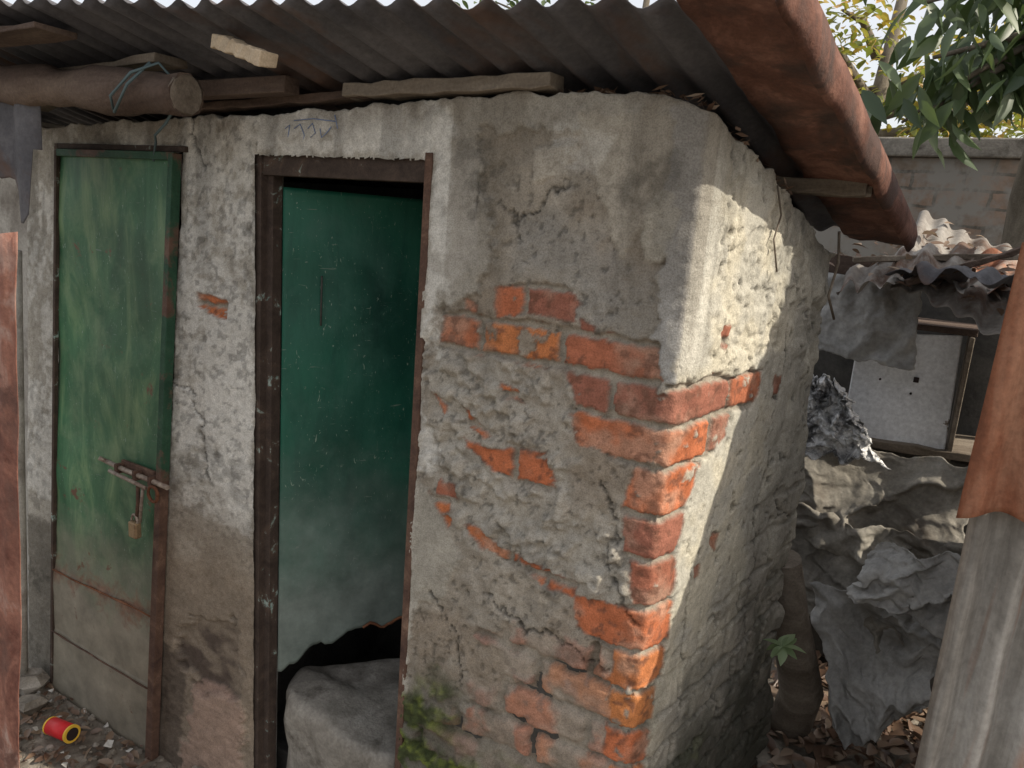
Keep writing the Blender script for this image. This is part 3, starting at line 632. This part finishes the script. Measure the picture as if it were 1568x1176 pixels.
tc.inputs['Color1'].default_value=(.27,.19,.15,1); tc.inputs['Color2'].default_value=(.21,.17,.14,1); tc.inputs['Mortar'].default_value=(.13,.115,.10,1)
dirt=ramp(nt,noise(nt,v,5,5,.7),[(.35,(.6,.6,.56)),(.7,(1.35,1.35,1.3))]); cc_=mix(nt,1.,tc.outputs[0],dirt,'MULTIPLY')
cc_=mix(nt,ramp(nt,noise(nt,v,3,5,.7),[(.48,(0,0,0)),(.60,(1,1,1))]),cc_,(.25,.235,.21)); nt.links.new(cc_,b.inputs['Base Color'])
bump(nt,b,tc.outputs['Fac'],-.8,.01)
box('masonry',-1.6,2.2,3.5,3.72,-.5,2.26,m_bw,bw); box('coping',-1.62,2.22,3.46,3.76,2.262,2.37,m_conc2,bw,.01)
shed=empty('lean_to_shed')
box('rear_shade_backing',-.35,1.4,2.25,2.3,-.4,1.62,m_dark,shed)  # added dark backing that stands for the shade under the tin roof
corr('tin_roof',(.26,1.16,1.585),(.95,-.10,-.30),(.0,.94,.32),.62,.95,.080,.012,m_ribd,shed,trim=lambda u:(.03*math.sin(u*13)+.03*math.sin(u*31),.85),dent=.06,seed=9)
corr('tin_roof_broken',(.08,1.22,1.59),(.95,-.10,.10),(.05,.94,.2),.40,.6,.080,.016,m_ribd,shed,trim=lambda u:(.07*math.sin(u*27)+.05*math.sin(u*61),.45),dent=.12,seed=12)
corr('tin_roof_scrap',(.24,1.10,1.60),(.9,-.10,.05),(.3,.9,.25),.34,.3,.080,.016,m_roofu,shed,trim=lambda u:(.05*math.sin(u*37),.25+.06*math.sin(u*23)),dent=.12,seed=22)
corr('tin_roof_rust',(.40,1.34,1.62),(.9,-.10,-.2),(.3,.9,.35),.3,.3,.080,.016,m_ribrust,shed,trim=lambda u:(.05*math.sin(u*37),.3+.06*math.sin(u*23)),dent=.10,seed=24)
beam('eave_beam',(.0,1.5,1.64),(.9,1.55,1.56),.06,.07,m_woodd,shed)
beam('post',(.70,2.1,-.3),(.68,2.1,1.95),.06,.06,m_wood,shed)
beam('shelf',(-.05,1.95,.90),(.95,1.95,.94),.4,.03,m_wood,shed)
beam('roof_stick',(.12,1.25,1.66),(.66,1.5,1.72),.025,.02,m_wood,shed)
beam('roof_stick_b',(.30,1.12,1.60),(.62,1.3,1.74),.02,.02,m_woodd,shed)
pos=[(random.uniform(.05,.75),random.uniform(1.12,1.9),0) for i in range(110)]
pos=[(x,y,1.60+.30*(y-1.16)-.25*max(0,x-.3)+random.uniform(.0,.04)) for x,y,_ in pos]
lr=leafset('roof_leaf_litter',pos,(.03,.07),m_dry,.5,.4); lr.parent=shed
cab=empty('metal_cabinet')
mesh('panel',[(.13,1.80,1.36),(.50,1.80,1.40),(.52,1.80,.90),(.22,1.80,.92),(.13,1.80,1.05),(.13,1.84,1.36),(.50,1.84,1.40),(.52,1.84,.90),(.22,1.84,.92),(.13,1.84,1.05)],[(4,3,2,1,0),(5,6,7,8,9),(0,1,6,5),(1,2,7,6),(2,3,8,7),(3,4,9,8),(4,0,5,9)],m_white,cab,bevel=.006)
box('side',.522,.542,1.76,2.1,.90,1.40,m_wood,cab,.003,jit=.004); box('top',.12,.55,1.79,2.1,1.402,1.425,m_woodd,cab,.003,jit=.004)
tube('lock',[(.37,1.79,1.21),(.37,1.785,1.19)],.010,m_blk,cab)
for x,z in ((.24,1.18),(.36,1.14)): tube('stain_hole',[(x,1.797,z),(x,1.79,z)],.005,m_blk,cab,7)
def cloth(name,c,mat,w=40,h=50,amp=.03,fold=7,seed=0,dirx=0.3,solid=.002,rag=.02,parent=None,crum=0,sag=0):
    c=[Vector(q) for q in c]
    t,s_=np.meshgrid(np.linspace(0,1,h),np.linspace(0,1,w),indexing='ij')
    C=[np.array(q) for q in c]
    P=((C[0]*(1-s_[...,None])+C[1]*s_[...,None])*(1-t[...,None])+(C[3]*(1-s_[...,None])+C[2]*s_[...,None])*t[...,None])
    a=s_*fold+t*fold*dirx+.8*fbm(s_,t,3,3,seed+2); b__=t*fold*.6-s_*fold*dirx*.3
    r1=1-np.abs(2*fbm(a,b__,1.,2,seed)-1); r2=1-np.abs(2*fbm(b__+3,a,2.3,2,seed+5)-1)
    e=amp*((r1**2)*2-1)+amp*.35*(r2**2)
    if crum: e=e+crum*(np.abs(vn(a*2.3,b__*4,seed+4)-.5)+.5*np.abs(vn(a*6,b__*9,seed+6)-.5))
    rx=rag*(fbm(t*8,s_*2,1,4,seed+20)-.5)*2; rz=rag*(fbm(s_*8,t*2,1,4,seed+30)-.5)*2-sag*np.sin(s_*math.pi)
    P=P+np.stack([rx,-e,rz],-1)
    return mesh(name,P.reshape(-1,3),gridF(h,w),mat,parent,smooth=True,solid=solid)
cloth('tarpaulin',[(-.02,1.70,1.66),(.33,1.64,1.64),(.36,1.64,1.26),(-.02,1.72,1.27)],m_tarp,w=60,h=60,amp=.018,fold=3,seed=3,rag=.015)
cloth('sacking_pile',[(-.06,1.72,.93),(.66,1.62,.95),(.62,1.46,.50),(-.02,1.52,.55)],m_tarp2,w=90,h=70,amp=.05,fold=2.5,seed=8,rag=.03,dirx=.6,sag=.03)
cloth('sacking_pile.001',[(-.02,1.58,.66),(.64,1.48,.70),(.60,1.36,.25),(.06,1.40,.28)],m_tarp2,w=90,h=70,amp=.06,fold=2.5,seed=17,rag=.04,dirx=-.5,sag=.04)
cloth('tarpaulin.001',[(.14,1.40,.42),(.66,1.28,.56),(.60,1.24,.12),(.36,1.30,-.18)],m_tarp,w=90,h=80,amp=.06,fold=2.2,seed=25,rag=.03,dirx=-.8,sag=.03)
cloth('tarpaulin.002',[(.36,1.26,.66),(.68,1.18,.72),(.64,1.14,.45),(.30,1.22,.47)],m_tarp,w=60,h=50,amp=.05,fold=2,seed=45,rag=.03,dirx=.5)
cloth('crumpled_plastic_sheet',[(-.02,1.62,1.20),(.14,1.58,1.16),(.33,1.50,.90),(-.02,1.54,.86)],m_foil,w=90,h=90,amp=.03,fold=4,seed=33,rag=.04,crum=.12)
tube('wooden_log',[(.16,1.30,-.25),(.20,1.24,.0),(.12,1.16,.35),(.08,1.10,.58)],[.085,.08,.07,.06],m_wood,None,12,.06)
box('dark_shade_mass',-.2,.9,1.9,2.2,-.3,.88,m_dark,None,.01,jit=.02)  # added dark mass standing in for the shade behind the sacking
leafset('weed_plant',[( .15,.86,.37)]*11,(.05,.09),leafmat('weed_leaf',(.20,.28,.14),(.30,.40,.22),(.38,.48,.28)),.9,.5)
tube('electric_wire',[(.12,.80,1.74),(.13,.82,1.65),(.12,.80,1.55),(.14,.85,1.48)],.004,m_wood,None,6)
tube('hanging_twigs',[(.02,.36,1.83),(.035,.38,1.76),(.03,.36,1.70),(.045,.38,1.62)],.0025,m_wood,None,5)
# ------------------------------------------------------------------ TREES
m_bark=M('bark',[(.3,(.09,.075,.055)),(.7,(.21,.18,.14))],12,.95,0,50,.8,(1,1,.3))
t1=empty('mango_tree')
tube('trunk',[(.74,2.9,-.4),(.72,2.9,1.0),(.68,2.85,2.0),(.74,2.8,3.0),(.7,2.8,4.0)],[.12,.10,.09,.075,.05],m_bark,t1,12,.05)
br_=[[(.74,2.8,3.0),(.5,2.6,2.95),(.1,2.4,2.8)],[(.72,2.85,2.5),(.6,2.4,2.65),(.35,2.2,2.45),(.12,2.15,2.25)],[(.74,2.8,3.2),(.55,2.3,3.0),(.3,2.1,2.75)],[(.74,2.8,2.9),(.70,2.3,2.75),(.62,2.1,2.5)],[(.7,2.8,3.6),(.2,2.6,3.4),(-.3,2.6,3.1)],[(.74,2.8,2.7),(.5,2.3,2.62),(.20,2.1,2.50)],[(.72,2.8,2.6),(.62,2.4,2.6),(.5,2.2,2.42)],[(.72,2.8,2.6),(.45,2.3,2.5),(.22,2.15,2.30)]]
pos=[]
for b0 in br_:
    tube('limb',b0,[.03,.018,.008][:len(b0)] if len(b0)==3 else [.03,.02,.012,.006],m_bark,t1,8)
    for q in range(80):
        k=random.random()*(len(b0)-1); i=int(k); p=Vector(b0[i]).lerp(Vector(b0[i+1]),k-i)
        if random.random()<.7 and k<.5: continue
        pos.append(p+Vector((random.gauss(0,.10),random.gauss(0,.10),random.gauss(0,.07))))
lf=leafset('foliage',pos,(.12,.22),m_leafg,droop=True,asp=.32,curl=.15); lf.parent=t1
def tree(name,base_,h,cr,n,mat,size,seed):
    random.seed(seed); t=empty(name); b0=Vector(base_)
    tube('trunk',[b0,b0+Vector((.1,0,h*.3)),b0+Vector((.0,.1,h*.6)),b0+Vector((.15,0,h))],[.16,.13,.09,.04],m_bark,t,10,.05)
    pos=[]
    for i in range(16):
        a=random.uniform(0,6.28); s0=b0+Vector((0,0,h*random.uniform(.4,.85))); e=s0+Vector((math.cos(a)*cr*random.uniform(.5,1),math.sin(a)*cr*.8,random.uniform(-.1,.6)*cr))
        tube('limb',[s0,s0.lerp(e,.5)+Vector((0,0,.1)),e],[.05,.03,.01],m_bark,t,6)
        for q in range(n//16):
            c=s0.lerp(e,random.uniform(.45,1.1)); pos.append(c+Vector((random.gauss(0,1),random.gauss(0,1),random.gauss(0,.8)))*cr*.17)
    f=leafset('foliage',pos,size,mat,.9,.45); f.parent=t
tree('tree',(-.5,6.0,-.5),4.6,1.7,4200,m_leafy,(.06,.13),4)
tree('tree.001',(.9,7.5,-.5),4.4,1.6,2600,m_leafg,(.08,.16),9)
tree('tree.002',(-3.5,7.5,-.5),5.0,2.0,2500,m_leafg,(.09,.17),12)
# ------------------------------------------------------------------ LIGHT
sunv=Vector((.76,.10,.64)).normalized()
L=bpy.data.lights.new('sun','SUN'); L.energy=5; L.angle=math.radians(.6); L.color=(1,.92,.78)
so=bpy.data.objects.new('sun',L); link(so); so.rotation_euler=sunv.to_track_quat('Z','Y').to_euler()
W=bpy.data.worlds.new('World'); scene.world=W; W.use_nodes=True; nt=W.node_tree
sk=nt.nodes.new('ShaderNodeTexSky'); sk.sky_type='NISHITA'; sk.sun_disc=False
sk.sun_elevation=math.asin(sunv.z); sk.sun_rotation=math.atan2(sunv.x,sunv.y)
sk.air_density=1.0; sk.dust_density=5.0; sk.ozone_density=1.0
brightened_sky=mix(nt,.5,sk.outputs[0],(9.4,9.3,9.2))   # flat white mixed into the sky to whiten it and brighten the fill
nt.links.new(brightened_sky,nt.nodes['Background'].inputs[0]); nt.nodes['Background'].inputs[1].default_value=.15
scene.view_settings.view_transform='Standard'; scene.view_settings.look='None'; scene.view_settings.exposure=0
# ------------------------------------------------------------------ CAMERA
cam=bpy.data.cameras.new('cam'); cam.sensor_width=36; cam.lens=1130/1568*36; cam.clip_end=500; cam.clip_start=.02
co=bpy.data.objects.new('camera',cam); link(co)
ya=math.radians(30); p=math.radians(12.0); r=math.radians(4.5)
R0=Vector((math.cos(ya),math.sin(ya),0)); H=Vector((-math.sin(ya),math.cos(ya),0))
Fd=H*math.cos(p)-Vector((0,0,1))*math.sin(p); U0=R0.cross(Fd)
R=R0*math.cos(r)+U0*math.sin(r); Uu=-R0*math.sin(r)+U0*math.cos(r)
mt=Matrix((R,Uu,-Fd)).transposed().to_4x4(); mt.translation=Vector((.435,-1.59,1.68)); co.matrix_world=mt
scene.camera=co
